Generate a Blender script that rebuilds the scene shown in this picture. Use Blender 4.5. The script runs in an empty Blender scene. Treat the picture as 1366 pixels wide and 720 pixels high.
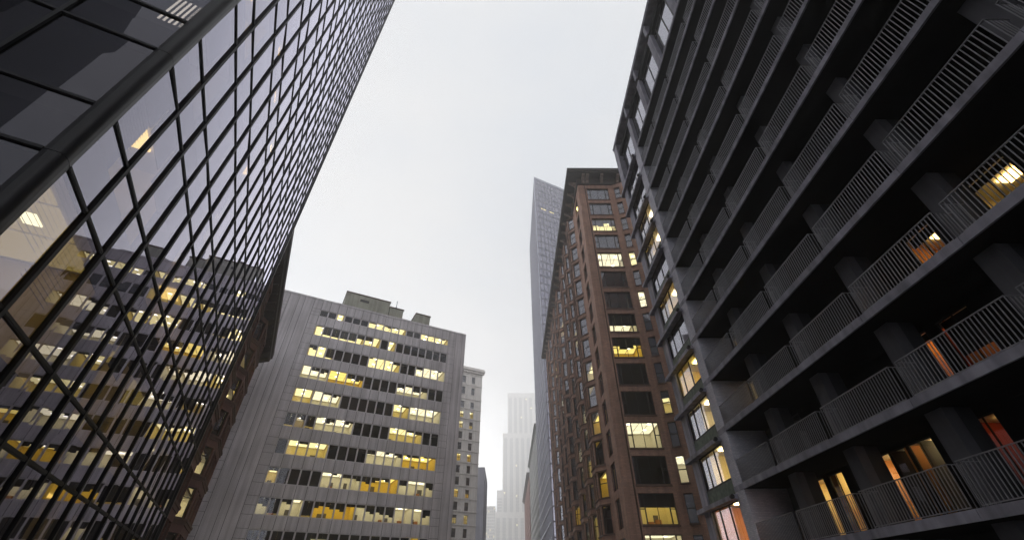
import bpy, math, random
from mathutils import Vector, Matrix
R = math.radians
random.seed(11)
scene = bpy.context.scene
COL = scene.collection
CZ = 1.7                                   # eye height of the photographer

# ------------------------------------------------------------------ camera
FPX, PITCH, YAW, ROLL = 559.12, R(38.2505), R(0.53665), R(-0.145)
Fw = Vector((math.sin(YAW)*math.cos(PITCH), math.cos(YAW)*math.cos(PITCH), math.sin(PITCH)))
Rt = Vector((math.cos(YAW), -math.sin(YAW), 0)); Up = Rt.cross(Fw)
Rr = Rt*math.cos(ROLL) + Up*math.sin(ROLL); Ur = -Rt*math.sin(ROLL) + Up*math.cos(ROLL)
cam_d = bpy.data.cameras.new('camera'); cam = bpy.data.objects.new('camera', cam_d); COL.objects.link(cam)
M4 = Matrix((Rr, Ur, -Fw)).transposed().to_4x4(); M4.translation = Vector((0, 0, CZ)); cam.matrix_world = M4
cam_d.sensor_width = 36; cam_d.lens = 36*FPX/1366; cam_d.clip_end = 3000; cam_d.clip_start = 0.1
scene.camera = cam
def view_key(P, area):
    """how large a small face at P is in the photo (0 outside the frame)"""
    d = Vector(P) - Vector((0, 0, CZ)); z = d.dot(Fw)
    if z <= 0.1: return 0
    px, py = FPX*d.dot(Rr)/z, -FPX*d.dot(Ur)/z
    if abs(px) > 690 or abs(py) > 365: return 0
    return area/d.length_squared

# ------------------------------------------------------------------ materials
def new_mat(name):
    m = bpy.data.materials.new(name); m.use_nodes = True; nt = m.node_tree; nt.nodes.clear()
    return m, nt, nt.nodes.new('ShaderNodeOutputMaterial')
def ramp2(nt, a, b, p0=0.3, p1=0.7):
    r = nt.nodes.new('ShaderNodeValToRGB'); r.color_ramp.elements[0].color = (*a, 1); r.color_ramp.elements[1].color = (*b, 1)
    r.color_ramp.elements[0].position = p0; r.color_ramp.elements[1].position = p1; return r
def surf(name, col, var=0.12, scale=1.2, rough=0.8, bump=0.0, streak=0.0, metallic=0.0, spec=0.3, brick=None, fine=0.0):
    m, nt, out = new_mat(name); N = nt.nodes.new; L = nt.links.new
    b = N('ShaderNodeBsdfPrincipled'); b.inputs['Roughness'].default_value = rough
    b.inputs['Metallic'].default_value = metallic; b.inputs['Specular IOR Level'].default_value = spec
    tc = N('ShaderNodeTexCoord')
    n1 = N('ShaderNodeTexNoise'); n1.inputs['Scale'].default_value = scale; n1.inputs['Detail'].default_value = 6
    L(tc.outputs['Object'], n1.inputs['Vector'])
    lo = tuple(c*(1-var) for c in col); hi = tuple(c*(1+var) for c in col)
    rp = ramp2(nt, lo, hi); L(n1.outputs['Fac'], rp.inputs['Fac']); c = rp.outputs['Color']
    if brick:
        sep = N('ShaderNodeSeparateXYZ'); L(tc.outputs['Object'], sep.inputs[0])
        add = N('ShaderNodeMath'); L(sep.outputs[0], add.inputs[0]); L(sep.outputs[1], add.inputs[1])
        cb = N('ShaderNodeCombineXYZ'); L(add.outputs[0], cb.inputs[0]); L(sep.outputs[2], cb.inputs[1])
        bt = N('ShaderNodeTexBrick'); L(cb.outputs[0], bt.inputs['Vector']); bt.inputs['Scale'].default_value = 1
        bt.inputs['Brick Width'].default_value = brick[0]; bt.inputs['Row Height'].default_value = brick[1]
        bt.inputs['Mortar Size'].default_value = brick[2]; bt.inputs['Bias'].default_value = 0
        bt.inputs['Color1'].default_value = (1.15, 1.12, 1.1, 1); bt.inputs['Color2'].default_value = (.8, .82, .85, 1)
        bt.inputs['Mortar'].default_value = (.72, .75, .8, 1)
        mx = N('ShaderNodeMix'); mx.data_type = 'RGBA'; mx.blend_type = 'MULTIPLY'; mx.inputs['Factor'].default_value = 0.8
        L(c, mx.inputs['A']); L(bt.outputs['Color'], mx.inputs['B']); c = mx.outputs['Result']
    if streak:
        mp = N('ShaderNodeMapping'); mp.inputs['Scale'].default_value = (1.3, 1.3, 0.06); L(tc.outputs['Object'], mp.inputs['Vector'])
        n2 = N('ShaderNodeTexNoise'); n2.inputs['Scale'].default_value = 1.6; n2.inputs['Detail'].default_value = 5; L(mp.outputs[0], n2.inputs['Vector'])
        rs = ramp2(nt, (1-streak,)*3, (1+streak*.5,)*3, .35, .68); L(n2.outputs['Fac'], rs.inputs['Fac'])
        mx = N('ShaderNodeMix'); mx.data_type = 'RGBA'; mx.blend_type = 'MULTIPLY'; mx.inputs['Factor'].default_value = 1
        L(c, mx.inputs['A']); L(rs.outputs['Color'], mx.inputs['B']); c = mx.outputs['Result']
    L(c, b.inputs['Base Color'])
    if bump:
        n3 = N('ShaderNodeTexNoise'); n3.inputs['Scale'].default_value = fine or 14; n3.inputs['Detail'].default_value = 4; L(tc.outputs['Object'], n3.inputs['Vector'])
        bp = N('ShaderNodeBump'); bp.inputs['Strength'].default_value = bump; bp.inputs['Distance'].default_value = 0.02
        L(n3.outputs['Fac'], bp.inputs['Height']); L(bp.outputs['Normal'], b.inputs['Normal'])
    L(b.outputs[0], out.inputs['Surface']); return m
def glass(name, ior=1.6, tint=(.8, .8, .75), gain=1.0, refl=(1, 1, 1), rough=0.0, wob=0.0):
    m, nt, out = new_mat(name); N = nt.nodes.new; L = nt.links.new
    fr = N('ShaderNodeFresnel'); fr.inputs['IOR'].default_value = ior
    mu = N('ShaderNodeMath'); mu.operation = 'MULTIPLY'; mu.inputs[1].default_value = gain; mu.use_clamp = True
    L(fr.outputs[0], mu.inputs[0])
    tr = N('ShaderNodeBsdfTransparent'); tr.inputs['Color'].default_value = (*tint, 1)
    gl = N('ShaderNodeBsdfGlossy'); gl.inputs['Roughness'].default_value = rough; gl.inputs['Color'].default_value = (*refl, 1)
    if wob:
        tc = N('ShaderNodeTexCoord'); nz = N('ShaderNodeTexNoise'); nz.inputs['Scale'].default_value = 0.55; nz.inputs['Detail'].default_value = 1
        L(tc.outputs['Object'], nz.inputs['Vector']); bp = N('ShaderNodeBump'); bp.inputs['Strength'].default_value = wob; bp.inputs['Distance'].default_value = 0.02
        L(nz.outputs['Fac'], bp.inputs['Height']); L(bp.outputs['Normal'], gl.inputs['Normal'])
    mx = N('ShaderNodeMixShader'); L(mu.outputs[0], mx.inputs[0]); L(tr.outputs[0], mx.inputs[1]); L(gl.outputs[0], mx.inputs[2])
    L(mx.outputs[0], out.inputs['Surface']); return m
def emit(name, col, s):
    m, nt, out = new_mat(name); e = nt.nodes.new('ShaderNodeEmission'); e.inputs[0].default_value = (*col, 1); e.inputs[1].default_value = s
    nt.links.new(e.outputs[0], out.inputs['Surface']); return m

m_black = surf('black anodised metal', (.012, .012, .015), .2, 2, .42, spec=.22)
m_fin = surf('charcoal mullion metal', (.014, .014, .017), .15, 2, .5, spec=.15)
m_gray = surf('grey panel cladding', (.61, .572, .602), .15, .22, .75, .15, streak=.22)
m_grayframe = surf('grey window mullion', (.60, .57, .59), .05, 1, .6)
m_joint = surf('dark joint sealant', (.05, .048, .05), .1, 1, .9)
m_pent = surf('stained concrete', (.34, .335, .28), .16, .6, .9, .2, streak=.25)
m_brown = surf('red brown brick', (.262, .15, .11), .18, .7, .85, .2, brick=(.44, .15, .018), streak=.2)
m_brick_dk = surf('dark chocolate brick', (.12, .062, .052), .12, .7, .85, .2, brick=(.44, .15, .018))
m_sill = surf('dark brown terracotta', (.085, .048, .038), .15, 2, .8)
m_bracket = surf('brown terracotta bracket', (.15, .105, .085), .25, 3, .8, .2)
m_cornice = surf('dark weathered cornice', (.035, .026, .023), .25, 1.5, .75, .2)
m_dframe = surf('dark bronze frame', (.018, .016, .015), .1, 2, .5)
m_conc = surf('painted concrete', (.26, .248, .298), .28, .8, .8, .35, streak=.34, fine=25)
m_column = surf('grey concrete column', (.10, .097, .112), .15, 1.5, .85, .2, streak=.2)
m_fin_conc = surf('grey concrete with shade in colour', (.045, .044, .05), .12, 1.5, .85, .2, spec=.05)  # rear of the balcony columns: their shaded side put into the colour
m_soffit = surf('soffit with shade in colour', (.014, .013, .014), .15, 1.2, .9, spec=0)  # near black: the deep shade under the slabs is put into the colour
m_backwall = surf('wall with shade in colour', (.010, .0095, .010), .2, 1, .7, spec=.05)  # near black: shade inside the balconies is painted into this wall colour
m_rail = surf('grey painted steel rail', (.22, .215, .235), .08, 4, .45, metallic=.3)
m_gbrick = surf('pale grey brick', (.52, .50, .56), .10, 1.2, .85, .2, brick=(.23, .08, .012))
m_green = surf('patinated green panel', (.10, .125, .10), .35, 3, .7, .2)
m_white = surf('pale limestone', (.56, .53, .51), .08, .8, .85, .15, streak=.14)
m_blue = surf('blue grey metal panel', (.20, .205, .25), .08, .6, .5)
m_bluedk = surf('dark blue spandrel panel', (.045, .05, .075), .1, .6, .4)
m_haztower = surf('buff stone', (.42, .40, .37), .08, .1, .9)
m_recess = surf('grey spandrel metal', (.15, .145, .14), .1, .4, .7)
m_gstone = surf('grey stone', (.27, .268, .26), .12, .4, .9, streak=.15)
m_rbrick = surf('dull red brick', (.22, .10, .08), .12, .5, .9, brick=(.44, .15, .018))
m_asphalt = surf('asphalt', (.05, .05, .052), .25, 3, .9, .3)
m_pave = surf('concrete paving', (.25, .245, .235), .15, 1, .9, .2)
m_paint = surf('road paint', (.75, .74, .70), .1, 3, .8)
m_earth = surf('city ground', (.12, .118, .11), .2, .2, .95)
m_blind = surf('dark brown roller blind', (.03, .025, .022), .1, 2, .9)
m_slat = surf('grey venetian slat', (.10, .095, .085), .1, 2, .6)
m_cloth = surf('grey beige curtain', (.16, .145, .125), .1, 3, .9)
m_wallw = surf('office wall white', (.84, .80, .66), .04, 1, .9)
m_wally = surf('office wall cream', (.84, .72, .36), .05, 1, .9)
m_walla = surf('office wall ochre', (.84, .66, .15), .08, 1, .9)
m_wallo = surf('orange painted wall', (.62, .27, .10), .08, 1, .9)
m_wallr = surf('red painted wall', (.38, .06, .03), .08, 1, .9)
m_wallg = surf('office wall grey', (.35, .34, .32), .05, 1, .9)
m_ceil = surf('ceiling tile', (.80, .76, .62), .04, 1, .9)
m_carpet = surf('beige carpet', (.22, .19, .14), .1, 3, .95)
m_dark = surf('unlit interior', (.03, .029, .028), .1, 1, .95)
m_desk = surf('orange wood furniture', (.42, .18, .06), .2, 3, .6)
m_art = surf('dark picture', (.12, .11, .10), .3, 4, .7)
e_white = emit('ceiling light white', (1, .87, .52), 20)
e_warm = emit('ceiling light warm', (1, .82, .30), 22)
e_amber = emit('ceiling light amber', (1, .76, .20), 22)
e_soft = emit('ceiling light dim', (1, .72, .28), 4.5)
e_tower = emit('tower ceiling light', (1, .76, .26), 10)
e_flat = emit('flat lamp dim', (1, .66, .24), 10)
e_flatb = emit('flat lamp', (1, .78, .40), 26)
e_red = emit('flat lamp red', (1, .62, .22), 3.5)
e_strip = emit('far lit window', (1, .85, .45), 1.2)
g_clear = glass('window glass', 1.75, (.84, .84, .80), 1.7, (.9, .9, 1))
g_office = glass('office strip glass', 1.6, (.86, .86, .82), .7, (.9, .9, 1))
g_dark = glass('smoked curtain wall glass', 1.62, (.32, .29, .20), 2.1, (.87, .85, .99), wob=.06)
g_perp = glass('smoked side glass', 1.62, (.06, .058, .05), .95, (.86, .85, .98), wob=.04)
g_blue = surf('reflective blue glass', (.19, .188, .24), .08, .2, .14, spec=1.0, metallic=.75)
g_far = surf('dark distant glass', (.03, .032, .04), .2, .3, .15, spec=.8)
LIT = {'w': (m_wallw, e_white), 'y': (m_wally, e_warm), 'a': (m_walla, e_amber), 'o': (m_wallo, e_soft), 'r': (m_wallr, e_soft), 'g': (m_wally, e_soft)}

# ------------------------------------------------------------------ mesh helpers
class MB:
    def __init__(s, mp=None): s.v = []; s.f = []; s.mi = []; s.mp = mp
    def add(s, pts):
        i = len(s.v)
        for p in pts: s.v.append(tuple(s.mp(*p)) if s.mp else tuple(p))
        return i
    def face(s, pts, mi=0):
        i = s.add(pts); s.f.append(tuple(range(i, i+len(pts)))); s.mi.append(mi)
    def box(s, x0, x1, y0, y1, z0, z1, mi=0):
        i = s.add([(x0,y0,z0),(x1,y0,z0),(x1,y1,z0),(x0,y1,z0),(x0,y0,z1),(x1,y0,z1),(x1,y1,z1),(x0,y1,z1)])
        for q in ((0,3,2,1),(4,5,6,7),(0,1,5,4),(1,2,6,5),(2,3,7,6),(3,0,4,7)):
            s.f.append(tuple(i+k for k in q)); s.mi.append(mi)
    def prism(s, poly, z0, z1, mi=0):
        n = len(poly); i = s.add([(x,y,z0) for x,y in poly]+[(x,y,z1) for x,y in poly])
        s.f.append(tuple(i+k for k in range(n-1,-1,-1))); s.f.append(tuple(i+n+k for k in range(n))); s.mi += [mi, mi]
        for k in range(n):
            j = (k+1) % n; s.f.append((i+k, i+j, i+n+j, i+n+k)); s.mi.append(mi)
    def extrude_x(s, prof, x0, x1, mi=0):
        """profile of (y,z) run along x"""
        n = len(prof); i = s.add([(x0,y,z) for y,z in prof]+[(x1,y,z) for y,z in prof])
        s.f.append(tuple(i+k for k in range(n))); s.f.append(tuple(i+n+k for k in range(n-1,-1,-1))); s.mi += [mi, mi]
        for k in range(n):
            j = (k+1) % n; s.f.append((i+j, i+k, i+n+k, i+n+j)); s.mi.append(mi)
    def rod(s, a, b, r, n=6, mi=0):
        a, b = Vector(a), Vector(b); d = (b-a).normalized(); u = d.orthogonal().normalized(); w = d.cross(u)
        ring = lambda c: [tuple(c + (u*math.cos(2*math.pi*k/n) + w*math.sin(2*math.pi*k/n))*r) for k in range(n)]
        i = s.add(ring(a)+ring(b))
        for k in range(n):
            j = (k+1) % n; s.f.append((i+k, i+j, i+n+j, i+n+k)); s.mi.append(mi)
        s.f.append(tuple(i+k for k in range(n-1,-1,-1))); s.f.append(tuple(i+n+k for k in range(n))); s.mi += [mi, mi]
    def facade(s, x0, x1, z0, z1, holes, y=0.0, depth=0.25, mi=0, rmi=0):
        """front sheet at y with openings (x0,x1,z0,z1) and their reveals going inwards"""
        xs = sorted({x0, x1, *[h[0] for h in holes], *[h[1] for h in holes]}); xs = [x for x in xs if x0 <= x <= x1]
        zs = sorted({z0, z1, *[h[2] for h in holes], *[h[3] for h in holes]}); zs = [z for z in zs if z0 <= z <= z1]
        for a, b in zip(zs, zs[1:]):
            zc = (a+b)/2; row = [h for h in holes if h[2] < zc < h[3]]; run = None
            for c, d in zip(xs, xs[1:]):
                xc = (c+d)/2
                if any(h[0] < xc < h[1] for h in row):
                    if run is not None: s.face([(run,y,a),(c,y,a),(c,y,b),(run,y,b)], mi)
                    run = None
                elif run is None: run = c
            if run is not None: s.face([(run,y,a),(x1,y,a),(x1,y,b),(run,y,b)], mi)
        for a, b, c, d in holes:
            e = y+depth
            s.face([(a,y,c),(a,e,c),(a,e,d),(a,y,d)], rmi); s.face([(b,y,c),(b,y,d),(b,e,d),(b,e,c)], rmi)
            s.face([(a,y,c),(b,y,c),(b,e,c),(a,e,c)], rmi); s.face([(a,y,d),(a,e,d),(b,e,d),(b,y,d)], rmi)
    def room(s, x0, x1, y0, y1, z0, z1, wall=0, ceil=1, floor=2):
        s.face([(x0,y1,z0),(x1,y1,z0),(x1,y1,z1),(x0,y1,z1)], wall)
        s.face([(x0,y0,z0),(x0,y1,z0),(x0,y1,z1),(x0,y0,z1)], wall); s.face([(x1,y1,z0),(x1,y0,z0),(x1,y0,z1),(x1,y1,z1)], wall)
        s.face([(x0,y0,z0),(x1,y0,z0),(x1,y1,z0),(x0,y1,z0)], floor); s.face([(x0,y1,z1),(x1,y1,z1),(x1,y0,z1),(x0,y0,z1)], ceil)
    def build(s, name, mats, parent=None, kind=None, label=None):
        me = bpy.data.meshes.new(name); me.from_pydata(s.v, [], s.f)
        for m in (mats if isinstance(mats, (list, tuple)) else [mats]): me.materials.append(m)
        me.polygons.foreach_set('material_index', s.mi); me.update()
        o = bpy.data.objects.new(name, me); COL.objects.link(o)
        if parent is not None: o.parent = parent
        if kind: o['kind'] = kind
        if label: o['label'] = label
        return o
def thing(name, label, cat, loc=(0,0,0), rz=0.0, group=None):
    o = bpy.data.objects.new(name, None); COL.objects.link(o); o.empty_display_size = 1
    o.location = loc; o.rotation_euler = (0, 0, rz); o['label'] = label; o['category'] = cat
    if group: o['group'] = group
    return o
def world_of(o, p):
    c, s = math.cos(o.rotation_euler.z), math.sin(o.rotation_euler.z)
    return Vector((o.location.x + c*p[0] - s*p[1], o.location.y + s*p[0] + c*p[1], o.location.z + p[2]))
def clone(o, parent, loc=None):
    c = o.copy(); COL.objects.link(c); c.parent = parent
    if loc is not None: c.location = loc
    for ch in list(o.children): clone(ch, c)
    return c
MAXP = 100
def limited(root, name, items, mats, centre, size, draw, kids=None, most=MAXP):
    """items largest in view become parts of their own, the rest one stuff part"""
    items = sorted(items, key=lambda it: -view_key(world_of(root, centre(it)), size(it)))
    for it in items[:most]:
        mb = MB(); draw(mb, it); o = mb.build(name, mats, root)
        if kids: kids(o, it)
    if items[most:]:
        mb = MB()
        for it in items[most:]: draw(mb, it)
        mb.build(name, mats, root, kind='stuff')
        if kids:
            for it in items[most:]: kids(None, it)

# A window: dict(mp, x0,x1,z0,z1,y, bars=[x..], trans=[z..], blind=[drops], fw)
def pt(w, x, y, z): return w['mp'](x, y, z) if w.get('mp') else (x, y, z)
def draw_frame(mb, w):
    old = mb.mp; mb.mp = w.get('mp'); x0, x1, z0, z1, y = w['x0'], w['x1'], w['z0'], w['z1'], w['y']; f = w.get('fw', .06); d = w.get('fd', .09)
    mb.box(x0, x0+f, y, y+d, z0, z1); mb.box(x1-f, x1, y, y+d, z0, z1)
    mb.box(x0+f, x1-f, y, y+d, z0, z0+f); mb.box(x0+f, x1-f, y, y+d, z1-f, z1)
    for b in w.get('bars', ()):
        mb.box(b[0]-b[1]/2, b[0]+b[1]/2, y+.003, y+d-.003, z0+f, z1-f)
    for a, b, z, t in w.get('trans', ()): mb.box(a, b, y+.006, y+d-.006, z-t/2, z+t/2)
    mb.mp = old
def draw_pane(mb, w, mi=0):
    old = mb.mp; mb.mp = w.get('mp'); y = w['y']+w.get('fd', .09)*.5
    r = random.Random(int(abs(w['x0']*131+w['z0']*977))); e = .006
    a, b = r.uniform(-e, e), r.uniform(-e, e)
    mb.face([(w['x0'], y+a, w['z0']), (w['x1'], y+b, w['z0']), (w['x1'], y+b-a*.5, w['z1']), (w['x0'], y+a-b*.5, w['z1'])], mi); mb.mp = old
def draw_blind(mb, w, mi=0):
    old = mb.mp; mb.mp = w.get('mp'); bl = w['blind']; n = len(bl); wd = (w['x1']-w['x0'])/n; y = w['y']+.2
    for k, d in enumerate(bl):
        if d > .02: mb.box(w['x0']+k*wd+.004, w['x0']+(k+1)*wd-.004, y, y+.02, w['z1']-d*(w['z1']-w['z0']), w['z1']-.001, mi)
    mb.mp = old
def add_windows(root, ws, frame, pane, blind=None, most=MAXP):
    def draw_all(mb, w):
        draw_frame(mb, w)
        k = len(mb.mi); draw_pane(mb, w, 1)
        if w.get('blind') and max(w['blind']) > .02: draw_blind(mb, w, 2)
    ws = sorted(ws, key=lambda w: -view_key(world_of(root, pt(w, (w['x0']+w['x1'])/2, w['y'], (w['z0']+w['z1'])/2)), (w['x1']-w['x0'])*(w['z1']-w['z0'])))
    for w in ws[:most]:
        mb = MB(); draw_frame(mb, w); o = mb.build('window', frame, root)
        mb = MB(); draw_pane(mb, w); mb.build('pane', pane, o)
        if w.get('blind') and max(w['blind']) > .02:
            mb = MB(); draw_blind(mb, w); mb.build('blind', blind or m_blind, o)
    if ws[most:]:
        mb = MB()
        for w in ws[most:]: draw_all(mb, w)
        mb.build('window', [frame, pane, blind or m_blind], root, kind='stuff')
def lit_room(root, mp, x0, x1, y0, y1, z0, z1, code, name='lit_room', rnd=None, lights=None, furn=True, mats=None, em=None, pw=None, pd=None, slats=False, lum=None):
    r = rnd or random
    wm, e = mats or LIT[code][0], em or LIT[code][1]
    mb = MB(mp); mb.room(x0, x1, y0, y1, z0, z1)
    o = mb.build(name, [wm, m_ceil, m_carpet], root)
    n = lights or max(1, int((x1-x0)/2.4)); wdt = (x1-x0)/n
    if lum:                                  # glowing tiles added to light the room evenly, with a few brighter lamps
        nx = max(1, round((x1-x0)/1.3)); ny = 3; mb = MB(mp); px, py = (x1-x0-.3)/nx, (y1-y0-.4)/ny
        for i in range(nx):
            for j in range(ny): mb.box(x0+.15+i*px+.06, x0+.15+(i+1)*px-.06, y0+.2+j*py+.08, y0+.2+(j+1)*py-.08, z1-.05, z1-.02)
        mb.build('ceiling_light_or_fill', LUM[lum], o)
        pw, pd, e = .22, .16, LUM['s']
    for k in range(n):
        for yy in ((y0+(y1-y0)*.3,) if y1-y0 < 3.2 else (y0+.9, y0+(y1-y0)*.62)):
            cx = x0+(k+.5)*wdt; hw, hd = min(pw or .42, wdt*.4), pd or .25
            mb = MB(mp)
            if slats:
                for q in range(8): mb.box(cx-hw+q*hw/4, cx-hw+q*hw/4+hw*.15, yy-hd, yy+hd, z1-.09, z1-.02)
            else: mb.box(cx-hw, cx+hw, yy-hd, yy+hd, z1-.09, z1-.02)
            mb.build('ceiling_light_or_fill', e, o)
    if furn:
        mb = MB(mp); mi = MB(mp)
        for k in range(max(1, int((x1-x0)/1.6))):
            x = r.uniform(x0+.3, x1-.9); h = r.uniform(.7, 1.7)
            if r.random() < .6: mb.box(x, x+r.uniform(.4, .8), y1-.6, y1-.02, z0, z0+h)
            if r.random() < .6:
                x = r.uniform(x0+.3, x1-1); z = z0+r.uniform(1.3, 1.6); mi.box(x, x+r.uniform(.4, .8), y1-.05, y1-.01, z, z+r.uniform(.4, .8))
        if mb.v: mb.build('cabinet', m_desk, o)
        if mi.v: mi.build('picture', m_art, o)
    return o

LUM = {'w': emit('added ceiling fill white', (1, .90, .60), 1.65), 'y': emit('added ceiling fill warm', (1, .86, .40), 1.65), 'a': emit('added ceiling fill amber', (1, .76, .20), 1.65),
       'g': emit('added ceiling fill dim', (1, .82, .46), .6), 's': emit('ceiling lamp', (1, .95, .8), 5), 't': emit('added ceiling fill tower', (1, .78, .28), .75)}
TH = R(-27.1); T = Vector((math.sin(TH), math.cos(TH), 0)); Q = Vector((math.cos(TH), -math.sin(TH), 0))

# ================================================================== A. dark glass tower on the left
L = 5.2; S0 = 1.57
def glass_tower():
    pos = T*(S0*L) - Q*L
    t = thing('glass_office_tower', 'black glass office tower with a dark mullion grid reflecting the sky', 'office tower', (pos.x, pos.y, 0), math.atan2(T.y, T.x))
    rnd = random.Random(4)
    sx = lambda s: (s-S0)*L
    xb = [.33] + [sx(1.90+.2885*i) for i in range(18)] + [sx(6.95)]
    NF = 22; zv = [(.028+.766*k)*L+CZ for k in range(NF)]; zt = [(.497+.766*k)*L+CZ for k in range(NF)]
    ztop = zt[-1]+1.4; xe = xb[-1]; DP = 24.0
    yb = [.29] + [.29+.35*L*(i+1) for i in range(12)]
    # panes
    items = []
    for i in range(len(xb)-1):
        for k in range(NF):
            items.append(('m', xb[i], xb[i+1], zv[k], zt[k]))
            items.append(('m', xb[i], xb[i+1], zt[k], zv[k+1] if k < NF-1 else ztop))
    def draw(mb, it):
        f, a, b, c, d = it; r = random.Random(int(a*977+c*131)); e = r.uniform(-.009, .009); g = r.uniform(-.009, .009)
        if f == 'm': mb.face([(a, e, c), (b, g, c), (b, g-e, d), (a, e-g, d)])
        else: mb.face([(e, b, c), (g, a, c), (g-e, a, d), (e-g, b, d)])
    limited(t, 'pane', items, g_dark, lambda it: ((it[1]+it[2])/2, 0, (it[3]+it[4])/2), lambda it: (it[2]-it[1])*(it[4]-it[3]), draw, most=80)
    side = []
    for i in range(len(yb)-1):
        for k in range(NF):
            side.append(('s', yb[i], yb[i+1], zv[k], zt[k])); side.append(('s', yb[i], yb[i+1], zt[k], zv[k+1] if k < NF-1 else ztop))
    limited(t, 'side_pane', side, g_perp, lambda it: (0, (it[1]+it[2])/2, (it[3]+it[4])/2), lambda it: (it[2]-it[1])*(it[4]-it[3]), draw, most=15)
    # mullions with a raised nosing, transoms flush behind them
    for x in xb[1:-1]:
        mb = MB(); mb.box(x-.055, x+.055, -.045, .05, .9, ztop); mb.box(x-.06, x+.06, -.06, -.042, .9, ztop); mb.build('mullion', m_fin, t)
    for y in yb[1:]:
        mb = MB(); mb.box(-.06, .05, y-.04, y+.04, .9, ztop); mb.build('mullion', m_fin, t)
    for z in sorted(zv+zt):
        mb = MB(); mb.box(.33, xe, -.03, .04, z-.05, z+.05); mb.box(.33, xe, -.04, -.029, z-.02, z+.02); mb.build('transom', m_fin, t)
        mb = MB(); mb.box(-.05, .04, .29, yb[-1], z-.035, z+.035); mb.build('transom', m_fin, t)
    # rounded corner column in storey-high sections
    prof = [(.33, .05), (.33, -.02), (.2, -.04)] + [(.1+.14*math.cos(a), .1+.14*math.sin(a)) for a in [R(-90-9*k) for k in range(11)]] + [(-.04, .2), (-.02, .29), (.05, .29)]
    mb = MB(); zz = [0]+[z for z in zt]+[ztop]
    for a, b in zip(zz, zz[1:]): mb.prism(prof[::-1], a+.008, b-.008)
    mb.prism([(.25, .02), (.02, .02), (.02, .25), (.25, .25)][::-1], 0, ztop, 0)
    mb.build('corner_column', m_black, t)
    mb = MB(); mb.box(xe, xe+.25, -.1, DP, 0, ztop); mb.build('end_wall', m_black, t)
    mb = MB(); mb.box(0, xe+.3, -.05, DP, ztop, ztop+1.2); mb.build('roof_parapet', m_black, t)
    mb = MB(); mb.box(.33, xe, -.03, .2, 0, zv[0]-.05); mb.box(-.02, .2, .33, yb[-1], 0, zv[0]-.05); mb.build('plinth', m_black, t)
    # floors: slab with its ceiling void, and a core
    for k in range(NF):
        z0 = zt[k]+.12; z1 = (zv[k+1]-.42) if k < NF-1 else ztop
        mb = MB(); mb.box(.1, xe, .12, DP, z0, z1); mb.build('floor_slab', m_dark, t)
    mb = MB(); mb.box(6.5, xe, 8.2, DP, 0, ztop); mb.build('core_wall', m_dark, t)
    # rooms by storey: (storey, first bay, last bay, code or '' for unlit)
    plan = [(0,0,2,'g'),(0,2,4,''),(0,4,6,''),(0,6,9,'w'),(0,9,12,''),(0,12,15,'g'),(0,15,19,''),
            (1,0,3,'y'),(1,3,5,''),(1,5,7,'y'),(1,7,10,'y'),(1,10,12,''),(1,12,16,'y'),(1,16,19,''),
            (2,0,1,''),(2,1,3,'g'),(2,3,5,''),(2,5,9,'g'),(2,9,12,'y'),(2,12,15,''),(2,15,19,'y')]
    for k in range(3, NF):
        b = 0
        while b < 19:
            n = rnd.choice((2, 3, 4)); e = min(19, b+n)
            plan.append((k, b, e, rnd.choice('ggy') if rnd.random() < (.30 if k < 6 else .05) else '')); b = e
    dk = MB(); wall = MB()
    for k, a, b, code in plan:
        x0, x1, z0, z1 = xb[a]+.02, xb[b]-.02, zv[k]-.40, zt[k]+.10
        d = rnd.uniform(4.5, 7.5)
        if code:
            lit_room(t, None, x0, x1, .25, d, z0, z1, code, 'lit_office', rnd, lights=max(1, (b-a)//2), lum='t' if code == 'y' and k < 3 else None, pw=.5, pd=.3, slats=True, em={'y': e_tower, 'g': e_soft, 'w': e_soft}[code])
        else:
            dk.room(x0, x1, .25, d, z0, z1, 0, 1, 0)
    dk.build('unlit_offices', [m_wallg, m_wallg], t, kind='stuff')
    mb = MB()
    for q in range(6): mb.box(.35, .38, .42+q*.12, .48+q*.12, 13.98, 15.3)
    mb.build('mirrored_stripe_glow', emit('mirrored stripe emitter', (1, .93, .96), 9), t)  # glowing bars added to stand for bright stripes mirrored in the side glass
    # blinds: dark rollers at many heights; one bay near the corner has slatted blinds
    for k in range(4):
        for i in range(19):
            if rnd.random() < .62 and not (k == 1 and i < 2):
                drop = rnd.choice((.15, .25, .4, .55, .7, .85)); x0, x1 = xb[i]+.06, xb[i+1]-.06; h = zt[k]-zv[k]
                mb = MB(); mb.box(x0, x1, .16, .18, zt[k]-drop*h, zt[k]+.09); mb.build('roller_blind', rnd.choice((m_blind, m_blind, m_slat)), t)
    for k, i, drop in ((2, 0, 1.0), (1, 0, .55), (1, 1, .75)):
        mb = MB(); x0, x1 = xb[i]+.05, xb[i+1]-.05; h = zt[k]-zv[k]; n = int(drop*h/.11)
        for j in range(n):
            z = zt[k]-j*.11; mb.face([(x0, .15, z-.035), (x1, .15, z-.035), (x1, .2, z+.03), (x0, .2, z+.03)])
        mb.build('venetian_blind', m_slat, t)
glass_tower()

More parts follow.
